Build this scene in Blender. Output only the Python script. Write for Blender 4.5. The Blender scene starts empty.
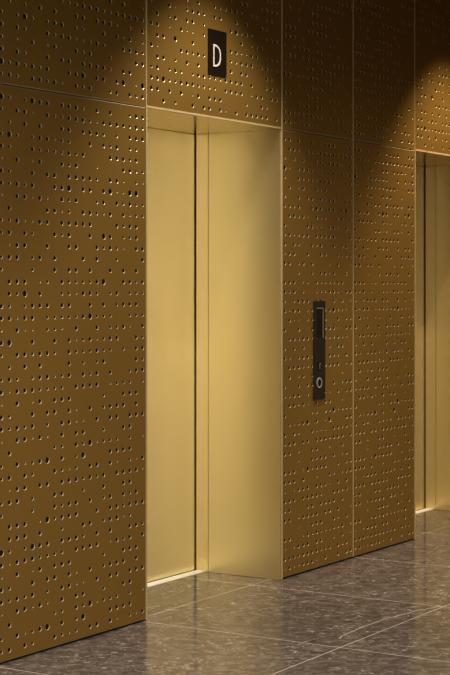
import bpy, bmesh, math, random
from mathutils import Vector
random.seed(7)
C = bpy.context.scene.collection
SC = bpy.context.scene

# ------------------------------------------------------------------ camera
# world axes: X runs along the panelled wall, Y goes into that wall (its face is Y = 0), Z is up
cd = bpy.data.cameras.new('camera')
cam = bpy.data.objects.new('camera', cd)
C.objects.link(cam)
cam.location = (-5.2436, -4.3871, 1.5698)
cam.rotation_euler = (math.radians(90), 0, math.atan2(-0.84707, 0.53148))
cd.sensor_width = 36.0
cd.sensor_fit = 'AUTO'
cd.lens = 1640.0 / 675.0 * 36.0
cd.shift_y = -52.2 / 675.0
cd.clip_end = 100
SC.camera = cam

# ------------------------------------------------------------------ world, lamps, exposure
w = bpy.data.worlds.new('world')
SC.world = w
w.use_nodes = True
w.node_tree.nodes['Background'].inputs[0].default_value = (1.0, 0.9, 0.75, 1)
w.node_tree.nodes['Background'].inputs[1].default_value = 0.02
SC.view_settings.view_transform = 'Standard'
SC.view_settings.look = 'None'
SC.view_settings.gamma = 1.0
SC.view_settings.use_curve_mapping = False
SC.view_settings.exposure = 0.0

BAY = 2.896          # distance from one lift opening to the next
DOOR_MID = 1.687


def spot(name, loc, watts, angle, blend, target=None, col=(1.0, 0.87, 0.68), radius=0.03):
    l = bpy.data.lights.new(name, 'SPOT')
    l.energy = watts
    l.spot_size = math.radians(angle)
    l.spot_blend = blend
    l.color = col
    l.shadow_soft_size = radius
    o = bpy.data.objects.new(name, l)
    C.objects.link(o)
    o.location = loc
    if target:
        o.rotation_euler = (Vector(target) - Vector(loc)).to_track_quat('-Z', 'Y').to_euler()
    return o


def area(name, loc, watts, sx, sy, rot=(0, 0, 0), col=(1.0, 0.86, 0.68)):
    l = bpy.data.lights.new(name, 'AREA')
    l.shape = 'RECTANGLE'
    l.size = sx
    l.size_y = sy
    l.energy = watts
    l.color = col
    o = bpy.data.objects.new(name, l)
    C.objects.link(o)
    o.location = loc
    o.rotation_euler = rot
    return o


LAMP_X = 1.55
for k in (-1, 0, 1):
    spot('lift_downlight', (LAMP_X + k * BAY, -0.75, 3.95), (250, 300, 380)[k + 1], 79, 0.5,
         col=((1.0, 0.87, 0.68), (1.0, 0.87, 0.68), (1.0, 0.76, 0.46))[k + 1])
for k in range(-4, 6):
    spot('hall_downlight', (LAMP_X + (k + 0.5) * BAY / 2, -4.3, 3.9), 100, 157, 0.62, radius=0.1)
# unseen fill light added across the hall, behind the camera, to brighten the doors;
# its narrow spread leaves the second portal darker
fill = area('added_fill_light', (-7.8, -7.08, 2.05), 395, 3.4, 3.5, (math.radians(90), 0, 0), (1.0, 0.93, 0.82))
fill.data.spread = math.radians(122)

# ------------------------------------------------------------------ materials


def mat(name):
    m = bpy.data.materials.new(name)
    m.use_nodes = True
    nt = m.node_tree
    return m, nt, nt.nodes['Principled BSDF']


def metal(name, col, rough, metallic, grain=0.0, aniso=0.0, var=0.06, bump=0.0):
    m, nt, b = mat(name)
    N, L = nt.nodes, nt.links
    b.inputs['Metallic'].default_value = metallic
    tc = N.new('ShaderNodeTexCoord')
    mp = N.new('ShaderNodeMapping')
    mp.inputs['Scale'].default_value = (220, 220, 1.2)
    L.new(tc.outputs['Object'], mp.inputs['Vector'])
    nz = N.new('ShaderNodeTexNoise')
    nz.inputs['Scale'].default_value = 1.0
    nz.inputs['Detail'].default_value = 3
    L.new(mp.outputs[0], nz.inputs['Vector'])
    nb = N.new('ShaderNodeTexNoise')
    nb.inputs['Scale'].default_value = 1.7
    nb.inputs['Detail'].default_value = 2
    L.new(tc.outputs['Object'], nb.inputs['Vector'])
    mr = N.new('ShaderNodeMapRange')
    mr.inputs['To Min'].default_value = rough - 0.02 - grain
    mr.inputs['To Max'].default_value = rough + 0.02 + grain
    L.new(nz.outputs['Fac'], mr.inputs['Value'])
    L.new(mr.outputs[0], b.inputs['Roughness'])
    mx = N.new('ShaderNodeMix')
    mx.data_type = 'RGBA'
    mx.inputs['A'].default_value = (*[c * (1 - var) for c in col], 1)
    mx.inputs['B'].default_value = (*[min(1, c * (1 + var)) for c in col], 1)
    L.new(nb.outputs['Fac'], mx.inputs['Factor'])
    L.new(mx.outputs['Result'], b.inputs['Base Color'])
    if bump:
        bp = N.new('ShaderNodeBump')
        bp.inputs['Strength'].default_value = bump
        bp.inputs['Distance'].default_value = 0.002
        L.new(nz.outputs['Fac'], bp.inputs['Height'])
        L.new(bp.outputs[0], b.inputs['Normal'])
    return m


def plain(name, col, rough=0.5, metallic=0.0, var=0.05, scale=6.0):
    m, nt, b = mat(name)
    N, L = nt.nodes, nt.links
    b.inputs['Roughness'].default_value = rough
    b.inputs['Metallic'].default_value = metallic
    nz = N.new('ShaderNodeTexNoise')
    nz.inputs['Scale'].default_value = scale
    tc = N.new('ShaderNodeTexCoord')
    L.new(tc.outputs['Object'], nz.inputs['Vector'])
    mx = N.new('ShaderNodeMix')
    mx.data_type = 'RGBA'
    mx.inputs['A'].default_value = (*[c * (1 - var) for c in col], 1)
    mx.inputs['B'].default_value = (*[min(1, c * (1 + var)) for c in col], 1)
    L.new(nz.outputs['Fac'], mx.inputs['Factor'])
    L.new(mx.outputs['Result'], b.inputs['Base Color'])
    return m


M_PANEL = metal('bronze_sheet', (0.35, 0.205, 0.043), 0.46, 0.65, var=0.05)
M_EDGE = metal('bronze_edge', (0.60, 0.47, 0.26), 0.4, 0.2, var=0.04)
M_CUT = metal('cut_bronze_edge', (0.62, 0.52, 0.35), 0.4, 0.45, var=0.04)
M_DOOR = metal('satin_brass', (0.86, 0.74, 0.43), 0.35, 0.89, var=0.03)
M_SOFFIT = metal('polished_brass', (0.78, 0.60, 0.32), 0.2, 0.9, var=0.03)
M_SILL = metal('sill_aluminium', (0.97, 0.97, 0.95), 0.3, 0.0, var=0.03)
M_BLACK = plain('black_lining', (0.004, 0.003, 0.002), 0.9)
M_SIGN = plain('sign_face', (0.008, 0.005, 0.003), 0.45)
M_SIGN.node_tree.nodes['Principled BSDF'].inputs['Specular IOR Level'].default_value = 0.15
M_LETTER = plain('letter_white', (0.60, 0.57, 0.52), 0.5)
M_GREY = plain('smoked_panel', (0.016, 0.013, 0.010), 0.4)
M_SCREEN = plain('dark_glass', (0.012, 0.007, 0.003), 0.12)
M_STEEL = metal('brushed_steel', (0.42, 0.42, 0.38), 0.4, 0.7, var=0.03)
M_RING = plain('pale_ring', (0.30, 0.34, 0.30), 0.4)
M_HALLWALL = plain('hall_bronze_wall', (0.26, 0.16, 0.06), 0.5, 0.3)
M_CEIL = plain('dark_ceiling', (0.10, 0.08, 0.06), 0.8)


def marble():
    m, nt, b = mat('grey_brown_marble')
    N, L = nt.nodes, nt.links
    tc = N.new('ShaderNodeTexCoord')
    co = tc.outputs['Object']

    def mapping(scale, rot=0.0, loc=(0, 0, 0)):
        mp = N.new('ShaderNodeMapping')
        mp.inputs['Scale'].default_value = scale
        mp.inputs['Rotation'].default_value = (0, 0, rot)
        mp.inputs['Location'].default_value = loc
        L.new(co, mp.inputs['Vector'])
        return mp.outputs[0]

    def bedded(loc=(0, 0, 0)):
        """coordinates stretched along the bedding of the stone"""
        q = N.new('ShaderNodeMapping')
        q.inputs['Scale'].default_value = (0.68, 1, 1)
        L.new(mapping((1, 1, 1), 0.95, loc), q.inputs['Vector'])
        return q.outputs[0]

    def noise(vec, scale, detail, rough=0.6, dist=0.0):
        n = N.new('ShaderNodeTexNoise')
        n.inputs['Scale'].default_value = scale
        n.inputs['Detail'].default_value = detail
        n.inputs['Roughness'].default_value = rough
        n.inputs['Distortion'].default_value = dist
        L.new(vec, n.inputs['Vector'])
        return n.outputs['Fac']

    def ramp(fac, stops):
        r = N.new('ShaderNodeValToRGB')
        el = r.color_ramp.elements
        while len(el) < len(stops):
            el.new(0.5)
        for e, (p, c) in zip(el, stops):
            e.position = p
            e.color = (*c, 1)
        L.new(fac, r.inputs[0])
        return r.outputs[0]

    def mix(fac, a, bcol):
        x = N.new('ShaderNodeMix')
        x.data_type = 'RGBA'
        if isinstance(fac, float):
            x.inputs['Factor'].default_value = fac
        else:
            L.new(fac, x.inputs['Factor'])
        for k, v in (('A', a), ('B', bcol)):
            if isinstance(v, tuple):
                x.inputs[k].default_value = (*v, 1)
            else:
                L.new(v, x.inputs[k])
        return x.outputs['Result']

    def math_(op, a, bb=None):
        x = N.new('ShaderNodeMath')
        x.operation = op
        for i, v in enumerate((a, bb)):
            if v is None:
                continue
            if isinstance(v, (int, float)):
                x.inputs[i].default_value = v
            else:
                L.new(v, x.inputs[i])
        return x.outputs[0]

    base = ramp(noise(bedded(), 17.0, 10, 0.82, 0.5),
                [(0.40, (0.038, 0.033, 0.034)), (0.5, (0.100, 0.086, 0.088)), (0.61, (0.195, 0.172, 0.174))])
    big = noise(mapping((1, 1, 1), 0.1, (2, 5, 0)), 1.3, 3)
    base = mix(math_('MULTIPLY', big, 0.25), base, (0.060, 0.053, 0.048))
    # short pale flecks, thicker in some beds than in others
    bed = ramp(noise(mapping((1, 1, 1), 0.2, (7, 2, 0)), 2.6, 3), [(0.34, (0, 0, 0)), (0.60, (1, 1, 1))])
    c1 = base
    for (sc_, loc, k, lo) in ((38.0, (3, 1, 0), 0.7, 0.58), (15.0, (8, 6, 0), 0.85, 0.635)):
        fl = ramp(noise(bedded(loc), sc_, 6, 0.7, 0.5), [(lo, (0, 0, 0)), (lo + 0.04, (1, 1, 1))])
        c1 = mix(math_('MULTIPLY', math_('MULTIPLY', fl, bed), k), c1, (0.62, 0.58, 0.56))
    # fine wandering veins: the zero line of a noise
    for (sc_, loc, th, k, rot) in ((1.1, (0.3, 0.9, 0), 0.0022, 0.5, 0.4), (3.1, (5, 2, 0), 0.004, 0.35, 1.2)):
        nv = noise(mapping((1, 1, 1), rot, loc), sc_, 6, 0.6, 0.5)
        d = math_('ABSOLUTE', math_('SUBTRACT', nv, 0.5))
        v = math_('LESS_THAN', d, th)
        gate = ramp(noise(mapping((1, 1, 1), 0, (loc[1], 4, 0)), 2.2, 2), [(0.52, (0, 0, 0)), (0.60, (1, 1, 1))])
        c1 = mix(math_('MULTIPLY', math_('MULTIPLY', v, gate), k), c1, (0.50, 0.45, 0.39))
    # tile joints
    sx = N.new('ShaderNodeSeparateXYZ')
    L.new(co, sx.inputs[0])
    jx = math_('ABSOLUTE', math_('SUBTRACT', math_('PINGPONG', math_('ADD', sx.outputs[0], 0.025 + 10.66), 0.533), 0.0))
    jy = math_('ABSOLUTE', math_('SUBTRACT', math_('PINGPONG', math_('SUBTRACT', sx.outputs[1], 0.06 - 10.92), 0.546), 0.0))
    jx = math_('LESS_THAN', jx, 0.003)
    jy = math_('LESS_THAN', jy, 0.0028)
    j = math_('MAXIMUM', jx, jy)
    c1 = mix(math_('MULTIPLY', j, 0.85), c1, (0.64, 0.58, 0.53))
    L.new(c1, b.inputs['Base Color'])
    # the one long pale vein that runs beside the front joint
    vx_ = math_('SUBTRACT', sx.outputs[0], 1.52)
    vy_ = math_('ADD', math_('MULTIPLY', math_('MULTIPLY', vx_, vx_), -0.29), -0.915)
    wob = math_('MULTIPLY', math_('SUBTRACT', noise(co, 7.0, 4), 0.5), 0.05)
    vd = math_('ABSOLUTE', math_('SUBTRACT', sx.outputs[1], math_('ADD', vy_, wob)))
    von = math_('MULTIPLY', math_('LESS_THAN', vd, 0.005), math_('MULTIPLY', math_('GREATER_THAN', vx_, -0.32), math_('LESS_THAN', vx_, 0.6)))
    c1 = mix(math_('MULTIPLY', von, 0.7), c1, (0.50, 0.46, 0.41))
    L.new(c1, b.inputs['Base Color'])
    b.inputs['Roughness'].default_value = 0.11
    b.inputs['Specular IOR Level'].default_value = 0.16
    b.inputs['IOR'].default_value = 1.5
    return m


M_FLOOR = marble()

# ------------------------------------------------------------------ helpers


def link_mesh(name, bm, m, parent=None, smooth=False):
    me = bpy.data.meshes.new(name)
    bm.normal_update()
    bm.to_mesh(me)
    bm.free()
    for x in (m if isinstance(m, (list, tuple)) else [m]):
        me.materials.append(x)
    if smooth:
        for p in me.polygons:
            p.use_smooth = True
    o = bpy.data.objects.new(name, me)
    C.objects.link(o)
    if parent is not None:
        o.parent = parent
    return o


def add_box(bm, x0, x1, y0, y1, z0, z1, bev=0.0, seg=2):
    r = bmesh.ops.create_cube(bm, size=1.0)
    vs = r['verts']
    for v in vs:
        v.co = Vector(((x0 + x1) / 2 + v.co.x * (x1 - x0), (y0 + y1) / 2 + v.co.y * (y1 - y0),
                       (z0 + z1) / 2 + v.co.z * (z1 - z0)))
    if bev > 0:
        es = list({e for v in vs for e in v.link_edges})
        bmesh.ops.bevel(bm, geom=es, offset=bev, segments=seg, affect='EDGES', profile=0.5)


def box(name, m, parent, *dims, bev=0.0):
    bm = bmesh.new()
    add_box(bm, *dims, bev=bev)
    return link_mesh(name, bm, m, parent)


def struct(o):
    o['kind'] = 'structure'
    return o


def tag(o, label, cat, group=None):
    o['label'] = label
    o['category'] = cat
    if group:
        o['group'] = group
    return o


def thing(name, loc, label, cat, group=None):
    o = bpy.data.objects.new(name, None)
    o.empty_display_size = 0.1
    C.objects.link(o)
    o.location = loc
    return tag(o, label, cat, group)


# ------------------------------------------------------------------ the hall
X0, X1, YB, H = -10.0, 10.5, -7.2, 4.0
bm = bmesh.new()
add_box(bm, X0, X1, YB, 0.9, -0.1, 0.0)
struct(link_mesh('floor', bm, M_FLOOR))
bm = bmesh.new()
add_box(bm, X0, X1, YB, 0.9, H, H + 0.1)
struct(link_mesh('ceiling', bm, M_CEIL))
bm = bmesh.new()
add_box(bm, X0, X1, YB - 0.1, YB, 0.0, H)
struct(link_mesh('wall_opposite', bm, M_HALLWALL))
bm = bmesh.new()
add_box(bm, X1, X1 + 0.1, YB, 0.9, 0.0, H)
struct(link_mesh('wall_end', bm, M_HALLWALL))
bm = bmesh.new()
add_box(bm, X0 - 0.1, X0, YB, 0.9, 0.0, H)
struct(link_mesh('wall_near', bm, M_HALLWALL))
# made-up upright fins and rails standing behind the added fill light
bm = bmesh.new()
for k in range(11):
    x = -9.5 + k * 0.34
    add_box(bm, x - 0.012, x + 0.012, YB, YB + 0.09, 0.27, 3.83)
for z in (0.27, 3.83):
    add_box(bm, -9.53, -6.07, YB, YB + 0.10, z - 0.03, z + 0.03)
struct(link_mesh('added_fin_frame_1', bm, M_BLACK))
# the dark backing wall behind the cladding, with the two lift shafts left open
O1 = (1.055, 2.319)
O2 = (O1[0] + BAY, O1[1] + BAY + 0.05)   # the second opening is a little wider
bm = bmesh.new()
for a, b_ in ((X0, O1[0] - 0.02), (O1[1] + 0.02, O2[0] - 0.02), (O2[1] + 0.02, X1)):
    add_box(bm, a, b_, 0.03, 0.62, 0.0, 2.42)
add_box(bm, X0, X1, 0.03, 0.62, 2.42, H)
struct(link_mesh('wall_back', bm, M_BLACK))
bm = bmesh.new()
add_box(bm, X0, -0.24, 0.0, 0.03, 0.010, H)          # plain cladding that runs on to the left
struct(link_mesh('wall_left', bm, M_PANEL))
bm = bmesh.new()
add_box(bm, O2[1] + 0.008, X1, 0.0, 0.03, 0.010, H)
struct(link_mesh('wall_right', bm, M_PANEL))

# ------------------------------------------------------------------ perforated sheets
RAD = {'1': 0.0042, '2': 0.0072, '3': 0.0098, '4': 0.0132}
TH = 0.0040


def parse(rows):
    out = {}
    for r, t in enumerate(rows):
        for i in range(0, len(t), 2):
            out[(ord(t[i]) - 97, r)] = t[i + 1]
    return out


def rand_rows(n, cols, seed):
    rd = random.Random(seed)
    out = []
    for _ in range(n):
        t = ''
        on = rd.random() < 0.6
        for c in range(cols):
            if rd.random() < 0.33:
                on = not on
            if on:
                t += chr(97 + c) + rd.choice('1223333')
        out.append(t)
    return out


def perforated(name, w, h, col0, dcol, ncol, row_z, holes, label, loc, cutout=None):
    """one bronze sheet, lower left corner at the object's origin, face at y = 0; row_z[r] is the height of hole row r"""
    BV = 0.0022
    xs = [col0 + c * dcol for c in range(ncol)]
    xb = [BV] + [(a + b_) / 2 for a, b_ in zip(xs, xs[1:])] + [w - BV]
    order = sorted(range(len(row_z)), key=lambda r: row_z[r])
    zs = [row_z[r] for r in order]
    zb = [BV] + [(a + b_) / 2 for a, b_ in zip(zs, zs[1:])] + [h - BV]
    V, F, MI = [], [], []
    cache = {}

    def vert(x, y, z):
        k = (round(x, 5), round(y, 5), round(z, 5))
        if k not in cache:
            cache[k] = len(V)
            V.append((x, y, z))
        return cache[k]
    n = 16
    for j, r in enumerate(order):
        for i in range(ncol):
            x0, x1, z0, z1 = xb[i], xb[i + 1], zb[j], zb[j + 1]
            k = holes.get((i, r))
            if not k:
                F.append([vert(x0, 0, z0), vert(x1, 0, z0), vert(x1, 0, z1), vert(x0, 0, z1)])
                MI.append(0)
                continue
            R = RAD[k]
            sq = []
            for q in range(n):
                side, t = divmod((q + 2) % 16, 4)   # q = 0 points to +x
                t /= 4.0
                sq.append([(x1, z0 + t * (z1 - z0)), (x1 - t * (x1 - x0), z1),
                           (x0, z1 - t * (z1 - z0)), (x0 + t * (x1 - x0), z0)][side])
            rings = [[vert(a, 0, b_) for a, b_ in sq]]
            for rr, yy in ((R + 0.0014, 0.0), (R, 0.0012), (R, TH)):
                rings.append([vert(xs[i] + rr * math.cos(2 * math.pi * q / n), yy,
                                   zs[j] + rr * math.sin(2 * math.pi * q / n)) for q in range(n)])
            for s_, (A, B) in enumerate(zip(rings, rings[1:])):
                for q in range(n):
                    p = (q + 1) % n
                    F.append([A[p], B[p], B[q], A[q]][::-1])
                    MI.append(0 if s_ == 0 else 1)
    # bevelled border and folded edges
    o0 = [(BV, BV), (w - BV, BV), (w - BV, h - BV), (BV, h - BV)]
    o1 = [(0, 0), (w, 0), (w, h), (0, h)]
    ra = [vert(a, 0, b_) for a, b_ in o0]
    rb = [vert(a, BV, b_) for a, b_ in o1]
    rc = [vert(a, 0.024, b_) for a, b_ in o1]
    for A, B in ((ra, rb), (rb, rc)):
        for q in range(4):
            p = (q + 1) % 4
            F.append([A[q], B[q], B[p], A[p]])
            MI.append(1)
    me = bpy.data.meshes.new(name)
    me.from_pydata(V, [], F)
    me.materials.append(M_PANEL)
    me.materials.append(M_CUT)
    me.polygons.foreach_set('material_index', MI)
    me.update()
    o = bpy.data.objects.new(name, me)
    C.objects.link(o)
    o.location = loc
    tag(o, label, 'wall panel', 'perforated bronze wall panels')
    box('backing', M_BLACK, o, 0.004, w - 0.004, 0.010, 0.014, 0.004, h - 0.004)
    return o


LEFT = parse("""a4b2d2e4f3g3i3j3k3l2n3p3s2t3u3
a2c3d3e1g3h2i2j3k3l3m2n1o3p3q3r3s2t3u2
b2d3f3i3j3l3m3n3o2q2s3t3u3
a2b4c2e2f3g3h1i2j2m3o3p2q3s2t2
a3b2e3f2g2h2i2j3k2l3p3q3r3s2t3
a1c3e1f3i3j2k3n1r3s3t2u2
a3b2e3g3h3j3k3l3m3n2p3q3r1t2u1
a3b2c3d2e3h3i3j4l3m3o3p4q1r1s4t4
a1c3d3e1f3g1i3j2k3n2o3q3r2s3t2u2
b3g3h3i1j2l3m3n2o1p3r3s1t2u2
a2b2c3d1e1f3g3i3j3k3l3m3q3r2s3t3
a2b3d3e2h3i2j3m3o4p3r2s2t3
b1c3d3g3j3k3n3o2p3q2r1t3u3
a2b3c3e2f3h3l3n3q2u3
a2e2h3j3k3m3p3r3t3
b3c3d3f1g2i3j2k2l2m2n3o4r3s3t2u3
b3c2d4f3i2j2k1l3m3n2p2q3s2t2u2
a3b2d2e3f3g3i3j3m3o3q2r3s3t3
a3b3c1d3e3g2h2i2j2k2l3m4n2o2p2s2t2u2
a1c3d1e1g2h2i1k3n3p2q2r3s1u3
a3b4e3h3j3k1l2m3n1o2p3q3t3u2
a2c3d3e2f3g3h2j3k2l2m2n3o2p2r2t3u3
b2d3f3j3l2n2o3t3u2
a2b3c2e2f3g3h1i2j3l3m2n3p3s2t3u3
a3b1c3d3e3f2g2h2i2k3l3m3n3p1q2r2s2u2
a1c3e1f3h3i3j3o2r3s3t3
a3b2e3g3h3j3k1m3o2p3q3r3t3
a3b2c3d2e3g2i3j3k1l1n3p3q3s3t3u3
a1c3d3e1f3g1i3k3l3o2r3s3
b3h2i2k3l2m4n1o2p2q2s2u1
a2c3d1e2f3g4i3k2l4p3q3r3s3
a2b3d3e2h3i2j1k2m3n3p3q1s2t1u3
b1c3d3f3g3i3j3k3l2m3n2o3q3r3s3t3u1
a2b3c3e2h3i3l2o3r3s3
a2e2h3i2j3k3m3o2p3r3s2t3
b3c3d3f1g4h2i3j3k3n3p3q3r2s3t3u3
b3c3d3f3i2l3m3o2p3q3r1s2
a4b2d2e4f3g3i3j3k3l2n3p3s3t3u2
a3b1c3d3e3f2g2h2i2k3l3m3n3p1q3r2s3u3
a1c3e1f3h3i3j3o2r3s3t3
a3b2e3g3h3j3k1m3o2p3q3r3t3
a3b2c3d2e3g2i3j3k1l1n3p3q3s3t3u3
a1c3d3e1f3g1i3k3l3o2r3s3
b3h2i2k3l2m4n1o2p2q2s2u1
a2c3d1e2f3g4i3k2l4p3q3r3s3
a2b3d3e2h3i2j1k2m3n3p3q1s2t1u3""".split('\n'))

UPLEFT_ROWS = """a2b3c2e3f3g2h3i1k3l2m3p2q3s3t2u3
a4b2c3d2e3f2g3j3k3l4n3o3q3r4t1u4
a3c3d2g3i3j3l3m3n3o3p2r3s3
a2c1e3h3g1k3l2m3p2t3u3
a3c3d2g3h2i3j3k1l1m2n3o2r3s3t3u2
a2c2d4e2g2h3i3k2l2o3q3r1s3u2
b2d2f3h3k3l3n3o3p3q1s2u3
i2j2k2l3m3n3o2p2q3r3s3t3u2
a3b2f3g3p3r3u2""".split('\n')

NARROW = parse("""a3b3d3g3i1j3k3l3o3p3
b3c3d2f3g2h2i3j3k3l3m2n3o3p3
a2c3e3h3i3k3l3m3n1p3
a4b1d2e3f3g2h2i2l3n3o2p3
a2d3e2f2g2h2i3j3k3l1o3p3
b3d1e3h3i2j3m2
a2d3f3g3i3j2k3l3m2o3p3
a2b3c2d3g3h4i3k3l3n3o4
b3c3d2e3f1h3i2j2m2n3p3
a3f3g3h1i1k3l3m1o3
a2b3c1d2e3f3h3i3j3k3l3p3
a3c3d2g3h2i3l3n3o3
a1b3c3f3i3j3m3n2o3p2
a3b3d2e3g3k2m3p1
d2g3i3j3k1l3o3
a3b3c3e1f2h3i2j2k2l2m3n3
a3b2c3e2h2i2j1k3l3m2o3p3
a2c2d3e3f3h3i3l3n3p1
a3b1c3d3f2g2h2i2j2k3l4m2n2o1
b3c1d1f2g2j3m3o2p2
a3d3g3i3j2k3l3m1o3p3
b3c3d2e3f3g1i3j2k2l2m3n2o2
a2c3e3i3k2m3n3
a3b2d2e3f3g1h1i3k3l2m2o3
b3c3d3e2f2g2h2j3k3l3m3o1p3
b3d1e3g3h3i3n1
a2d3f3g3i3l3n2o3p3
a2b2c3d3f2h3i3j1k1m3o3p3
b3c3d1e3f1h3j3k3n1
a3g2h2j3k2l4m1n2o2p2
b2c1d2e3f4h3j1k4o3p3
a3c3d2g3h2i1j2l3m3n2o3p1
a2b3c3e3f3h3i3j3k2l3m3n3p3
a3b3d1g3h3k1n3
d1g3h2i3j3l3n1o3
a3b3c3e1f4g2h3i3j3m3o2p2
a3b3c3e3h1k3l2n2o3p3
a1c1d3e3f3h3i3j3k1m3o3
a3b3c3e3f3g3h3i2l3m3n2o3
a2b3f3g3i3j3k3l3n3
a3b3d1e3f3g3h3j3k3m3p1
d1g3h3i3l3m1o3
a3b3e1f3g2h3i2j2k2l2m2n3p1
a1c1d3e3f3h3i3l2n3p1
a3b3c3d2e3f3g3h3i2j2k3m3n2o3
a1b3c1d1e3f3g3h1j3m3o3p3""".split('\n'))

UPNARROW_ROWS = """a3b3c1e3f3g1h2j3m3o3p3
a3b3c2d2e2f3g3h3i2k3m2n3o2
a1d3e2f3h3i3l3n3
a3b3f3g1h3k2l3m3p2
d2g3h2i3l3o3
a3b3d1e2f2g3h3j3k3m3
a2b2f1g3i3j3k3l3n3
b3c3e2f3g3h3i3l2m3n3o3
a1c2d3e3f3h3i3k1m2
a3b3c3e2h2k2l2
a3b3c3f3g2h3i3j3m1
d2g3h3i3j2l3
b3d2g3h3k2
b2c2e2h3i3j3k2l2m2n2""".split('\n')

LINTEL_ROWS = """c3e2h3j3k3m3n1p3r3s3t3u3v3x3
a3b3d3f3h1i3k3l3m3r2u3v2
a3b3c4d2e2f3g3h3i2j2k2l2n3o3p3q3s1t3u3w3x3
a2b3d2e3f2h2i3j3k2l2m2n3o3p3q3s3v2w3x2
b3c3e2g3i3o3q3r3v3w2
a3b1f3g3h2i3j2o2p2q3r3s3u2v3w1x2
b3c3e4h3o3p3q1r1s3t3v2w2x2
a3b3d1f3g1h1j2q3s2t2u3
b3d2e3g3h3j2o3p4q2r3s2v2w3x3
a1d3e1g2h3i3j2l3m3p3r3u3v2
g3i3l2m2n2o3p3q2s2t2v2w2
n2o2q3r3u2v3w2x2""".split('\n')

TOP = 3.998 - 2.406            # height of the upper sheets
NUP = 30
LOW_Z = [2.352 - 0.010 - k * 0.0511 for k in range(46)]
UP_Z = [0.041 + k * 0.0511 for k in range(NUP)]
DC = 0.0506


def shift(holes, by):
    return {(c + by, r): v for (c, r), v in holes.items()}


XTRA = 4                        # columns of the wide sheet that lie left of the frame
wl = shift(LEFT, XTRA)
wl.update(parse(rand_rows(46, XTRA, 3)))
W_LEFT = 1.287
perforated('perforated_panel', W_LEFT, 2.390, W_LEFT - 1.0525 + 0.0105 - XTRA * 0.0508, 0.0508, 21 + XTRA, LOW_Z, wl,
           'widest tall perforated bronze wall panel, left of the lift portal with the letter sign', (1.0525 - W_LEFT, 0, 0.010))
ul = shift(parse(UPLEFT_ROWS + rand_rows(NUP - len(UPLEFT_ROWS), 21, 5)), XTRA)
ul.update(parse(rand_rows(NUP, XTRA, 6)))
perforated('perforated_panel', W_LEFT, TOP, W_LEFT - 1.0525 + 0.0105 - XTRA * 0.0508, 0.0508, 21 + XTRA, UP_Z, ul,
           'shadowed perforated bronze panel at the top left, above the widest tall panel', (1.0525 - W_LEFT, 0, 2.406))

W_LIN = 1.2555
lin = parse(LINTEL_ROWS + rand_rows(NUP - len(LINTEL_ROWS), 24, 9))
L1 = perforated('perforated_panel', W_LIN, TOP - 0.004, 1.099 - 1.0595, 0.0505, 24, [z - 0.004 for z in UP_Z], lin,
                'lamp-lit perforated bronze panel over the lift portal, carrying the letter D sign', (1.0595, 0, 2.410))


def copy_thing(o, loc, label):
    c = o.copy()
    C.objects.link(c)
    c.location = loc
    c['label'] = label
    for ch in list(o.children):
        d = ch.copy()
        C.objects.link(d)
        d.parent = c
    return c


L2 = copy_thing(L1, (1.0595 + BAY, 0, 2.410), 'perforated bronze panel at the top right corner, over the partly seen right lift portal')

W_N = 0.8085
E1 = perforated('perforated_panel', W_N, 2.390, 0.0285, 0.0501, 16, LOW_Z, NARROW,
                'tall narrow perforated bronze wall panel with the black lift call plate mounted on it', (2.3235, 0, 0.010))
copy_thing(E1, (3.1385, 0, 0.010), 'tall narrow perforated bronze wall panel without a call plate, beside the right lift portal')
un = parse(UPNARROW_ROWS + rand_rows(NUP - len(UPNARROW_ROWS), 16, 12))
E2 = perforated('perforated_panel', W_N, TOP, 0.0285, 0.0501, 16, UP_Z, un,
                'dark upper perforated bronze panel directly above the panel with the call plate', (2.3235, 0, 2.406))
copy_thing(E2, (3.1385, 0, 2.406), 'dark upper perforated bronze panel directly above the narrow panel that has no call plate')

L2.scale.x = 1.04

# thin bright seam strips between the sheets
for i, (x, z0, z1) in enumerate(((1.056, 2.402, 3.998), (2.3195, 2.402, 3.998), (3.1353, 0.010, 3.998), (3.9505, 2.402, 3.998),
                                 (5.2645, 2.402, 3.998))):
    bm = bmesh.new()
    add_box(bm, x - 0.0026, x + 0.0026, -0.0015, 0.022, z0, z1, bev=0.0012, seg=2)
    struct(link_mesh('trim_%d' % (i + 1), bm, M_EDGE))

# ------------------------------------------------------------------ lift portals
DEPTH = 0.545


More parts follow.
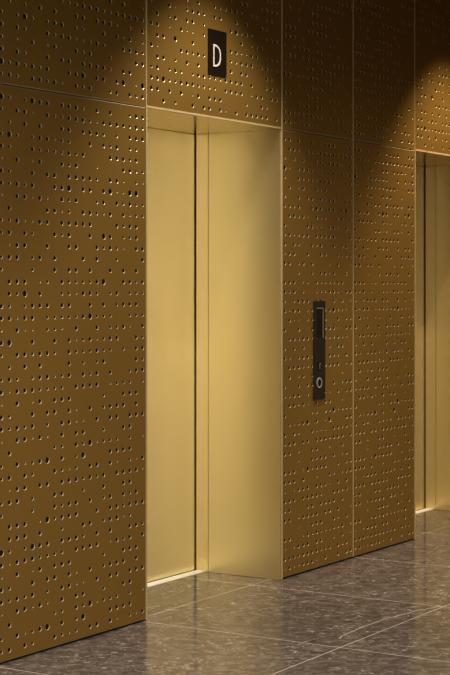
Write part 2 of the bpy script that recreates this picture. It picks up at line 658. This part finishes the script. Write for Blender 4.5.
def portal(label):
    x0, x1 = O1
    wdt = x1 - x0
    t = thing('elevator_entrance', (x0, 0, 0), label, 'elevator', 'brass lift portals')
    # linings: the deep jamb sheet and the return strip beside the doors
    for s in (0, 1):
        a, b_ = (0.0, 0.012) if s == 0 else (wdt - 0.012, wdt)
        box('jamb', M_DOOR, t, a, b_, 0.004, 0.4575, 0.001, 2.4, bev=0.0008)
        a, b_ = (0.0, 0.011) if s == 0 else (wdt - 0.011, wdt)
        box('jamb_return', M_DOOR, t, a, b_, 0.4605, DEPTH - 0.008, 0.001, 2.4, bev=0.0008)
        a, b_ = (-0.004, 0.0065) if s == 0 else (wdt - 0.0065, wdt + 0.004)
        box('edge_trim', M_EDGE, t, a, b_, -0.003, 0.0035, 0.004, 2.4, bev=0.0015)
    box('head_trim', M_EDGE, t, -0.004, wdt + 0.004, -0.003, 0.0035, 2.4, 2.4085, bev=0.0015)
    box('soffit', M_SOFFIT, t, 0.0, wdt, 0.0035, DEPTH + 0.05, 2.4, 2.406)
    # two centre-opening leaves and the sill they run in
    for s in (0, 1):
        a, b_ = (0.004, wdt / 2 - 0.0015) if s == 0 else (wdt / 2 + 0.0015, wdt - 0.004)
        box('door_leaf', M_DOOR, t, a, b_, DEPTH, DEPTH + 0.035, 0.0065, 2.3995, bev=0.002)
    bm = bmesh.new()
    add_box(bm, 0.0, wdt, 0.482, 0.5245, 0.0, 0.004, bev=0.0008)
    add_box(bm, 0.0, wdt, 0.5260, 0.543, 0.0, 0.004, bev=0.0008)
    link_mesh('sill', bm, M_SILL, t)
    return t


P1 = portal('tall brass lift portal in the middle, bright doors below the letter D sign')
P2 = copy_thing(P1, (O1[0] + BAY, 0, 0), 'brass lift portal partly seen at the right edge, darker than the middle one')

P2.scale.x = (O2[1] - O2[0]) / (O1[1] - O1[0])

# ------------------------------------------------------------------ letter sign


def tube_outline(bm, outer, inner, y0, y1):
    """closed band between two outlines with the same number of points, extruded from y0 to y1"""
    n = len(outer)
    lay = []
    for pts, y in ((outer, y0), (inner, y0), (outer, y1), (inner, y1)):
        lay.append([bm.verts.new((p[0], y, p[1])) for p in pts])
    of, inf, ob, ib = lay
    for q in range(n):
        p = (q + 1) % n
        bm.faces.new((of[q], of[p], inf[p], inf[q]))
        bm.faces.new((of[q], ob[q], ob[p], of[p]))
        bm.faces.new((inf[q], inf[p], ib[p], ib[q]))
        bm.faces.new((ob[q], ib[q], ib[p], ob[p]))
    bmesh.ops.recalc_face_normals(bm, faces=bm.faces)


def d_outline(w_, h_, r, rl, n=10):
    pts = [(rl * (1 - math.sin(a)), rl * (1 - math.cos(a))) for a in [math.pi / 2 * k / 3 for k in range(3, -1, -1)]][::1]
    pts = [(rl * (1 - math.cos(math.pi / 2 * k / 3)), rl * (1 - math.sin(math.pi / 2 * k / 3))) for k in range(4)]
    rx, rz = r
    for k in range(n + 1):
        a = -math.pi / 2 + math.pi / 2 * k / n
        pts.append((w_ - rx + rx * math.cos(a), rz + rz * math.sin(a)))
    for k in range(n + 1):
        a = math.pi / 2 * k / n
        pts.append((w_ - rx + rx * math.cos(a), h_ - rz + rz * math.sin(a)))
    for k in range(4):
        a = math.pi / 2 + math.pi / 2 * k / 3
        pts.append((rl + rl * math.cos(a), h_ - rl + rl * math.sin(a)))
    return pts


sg = thing('letter_sign', (1.671, 0, 2.6185), 'black rectangular plate with a white letter D, above the middle lift doors', 'sign')
box('plate', M_SIGN, sg, -0.084, 0.084, -0.006, 0.0, 0.0, 0.224, bev=0.001)
bm = bmesh.new()
wd, hd, st = 0.070, 0.111, 0.0095
out = d_outline(wd, hd, (0.056, 0.044), 0.003)
inn = [(st + p[0] * (wd - 2 * st) / wd, st + p[1] * (hd - 2 * st) / hd) for p in out]
tube_outline(bm, out, inn, -0.0078, -0.0058)
lt = link_mesh('letter', bm, M_LETTER, sg)
lt.location = (-0.043, 0, 0.0395)
lt['label'] = 'white sans-serif letter D'

# ------------------------------------------------------------------ call plate
cp = thing('call_plate', (2.7225, 0, 0.940), 'slim black lift call plate with dark display and round button, on the narrow panel', 'call panel')
box('plate', M_GREY, cp, -0.063, 0.063, -0.010, 0.0, 0.0, 0.543, bev=0.0015)
ds = box('display', M_SCREEN, cp, -0.032, 0.029, -0.0112, -0.009, 0.343, 0.500)
bm = bmesh.new()
add_box(bm, -0.036, 0.036, -0.0125, -0.0095, 0.500, 0.506)
add_box(bm, 0.029, 0.036, -0.0125, -0.0095, 0.338, 0.500)
fr = link_mesh('display_edge', bm, M_STEEL, ds)
fr['label'] = 'pale metal edge along the top and right of the display'
# key switch
bm = bmesh.new()
add_box(bm, -0.034, 0.010, -0.0115, -0.0095, 0.160, 0.206, bev=0.0008)
ks = link_mesh('key_switch', bm, M_SCREEN, cp)
bm = bmesh.new()
add_box(bm, -0.010, -0.003, -0.0125, -0.0110, 0.166, 0.200)
add_box(bm, -0.003, 0.006, -0.0125, -0.0110, 0.194, 0.200)
link_mesh('key_mark', bm, M_STEEL, ks)
# round button with a pale ring
bm = bmesh.new()
o_ = [(0.0295 * math.cos(2 * math.pi * k / 32), 0.0295 * math.sin(2 * math.pi * k / 32)) for k in range(32)]
i_ = [(0.0210 * math.cos(2 * math.pi * k / 32), 0.0210 * math.sin(2 * math.pi * k / 32)) for k in range(32)]
tube_outline(bm, o_, i_, -0.0135, -0.0095)
rg = link_mesh('button_ring', bm, M_RING, cp)
rg.location = (-0.011, 0, 0.091)
bm = bmesh.new()
bmesh.ops.create_cone(bm, cap_ends=True, segments=32, radius1=0.0208, radius2=0.0200, depth=0.004)
bmesh.ops.rotate(bm, verts=bm.verts, cent=(0, 0, 0), matrix=__import__('mathutils').Matrix.Rotation(math.pi / 2, 3, 'X'))
bt = link_mesh('button', bm, M_SCREEN, cp)
bt.location = (-0.011, -0.0110, 0.091)
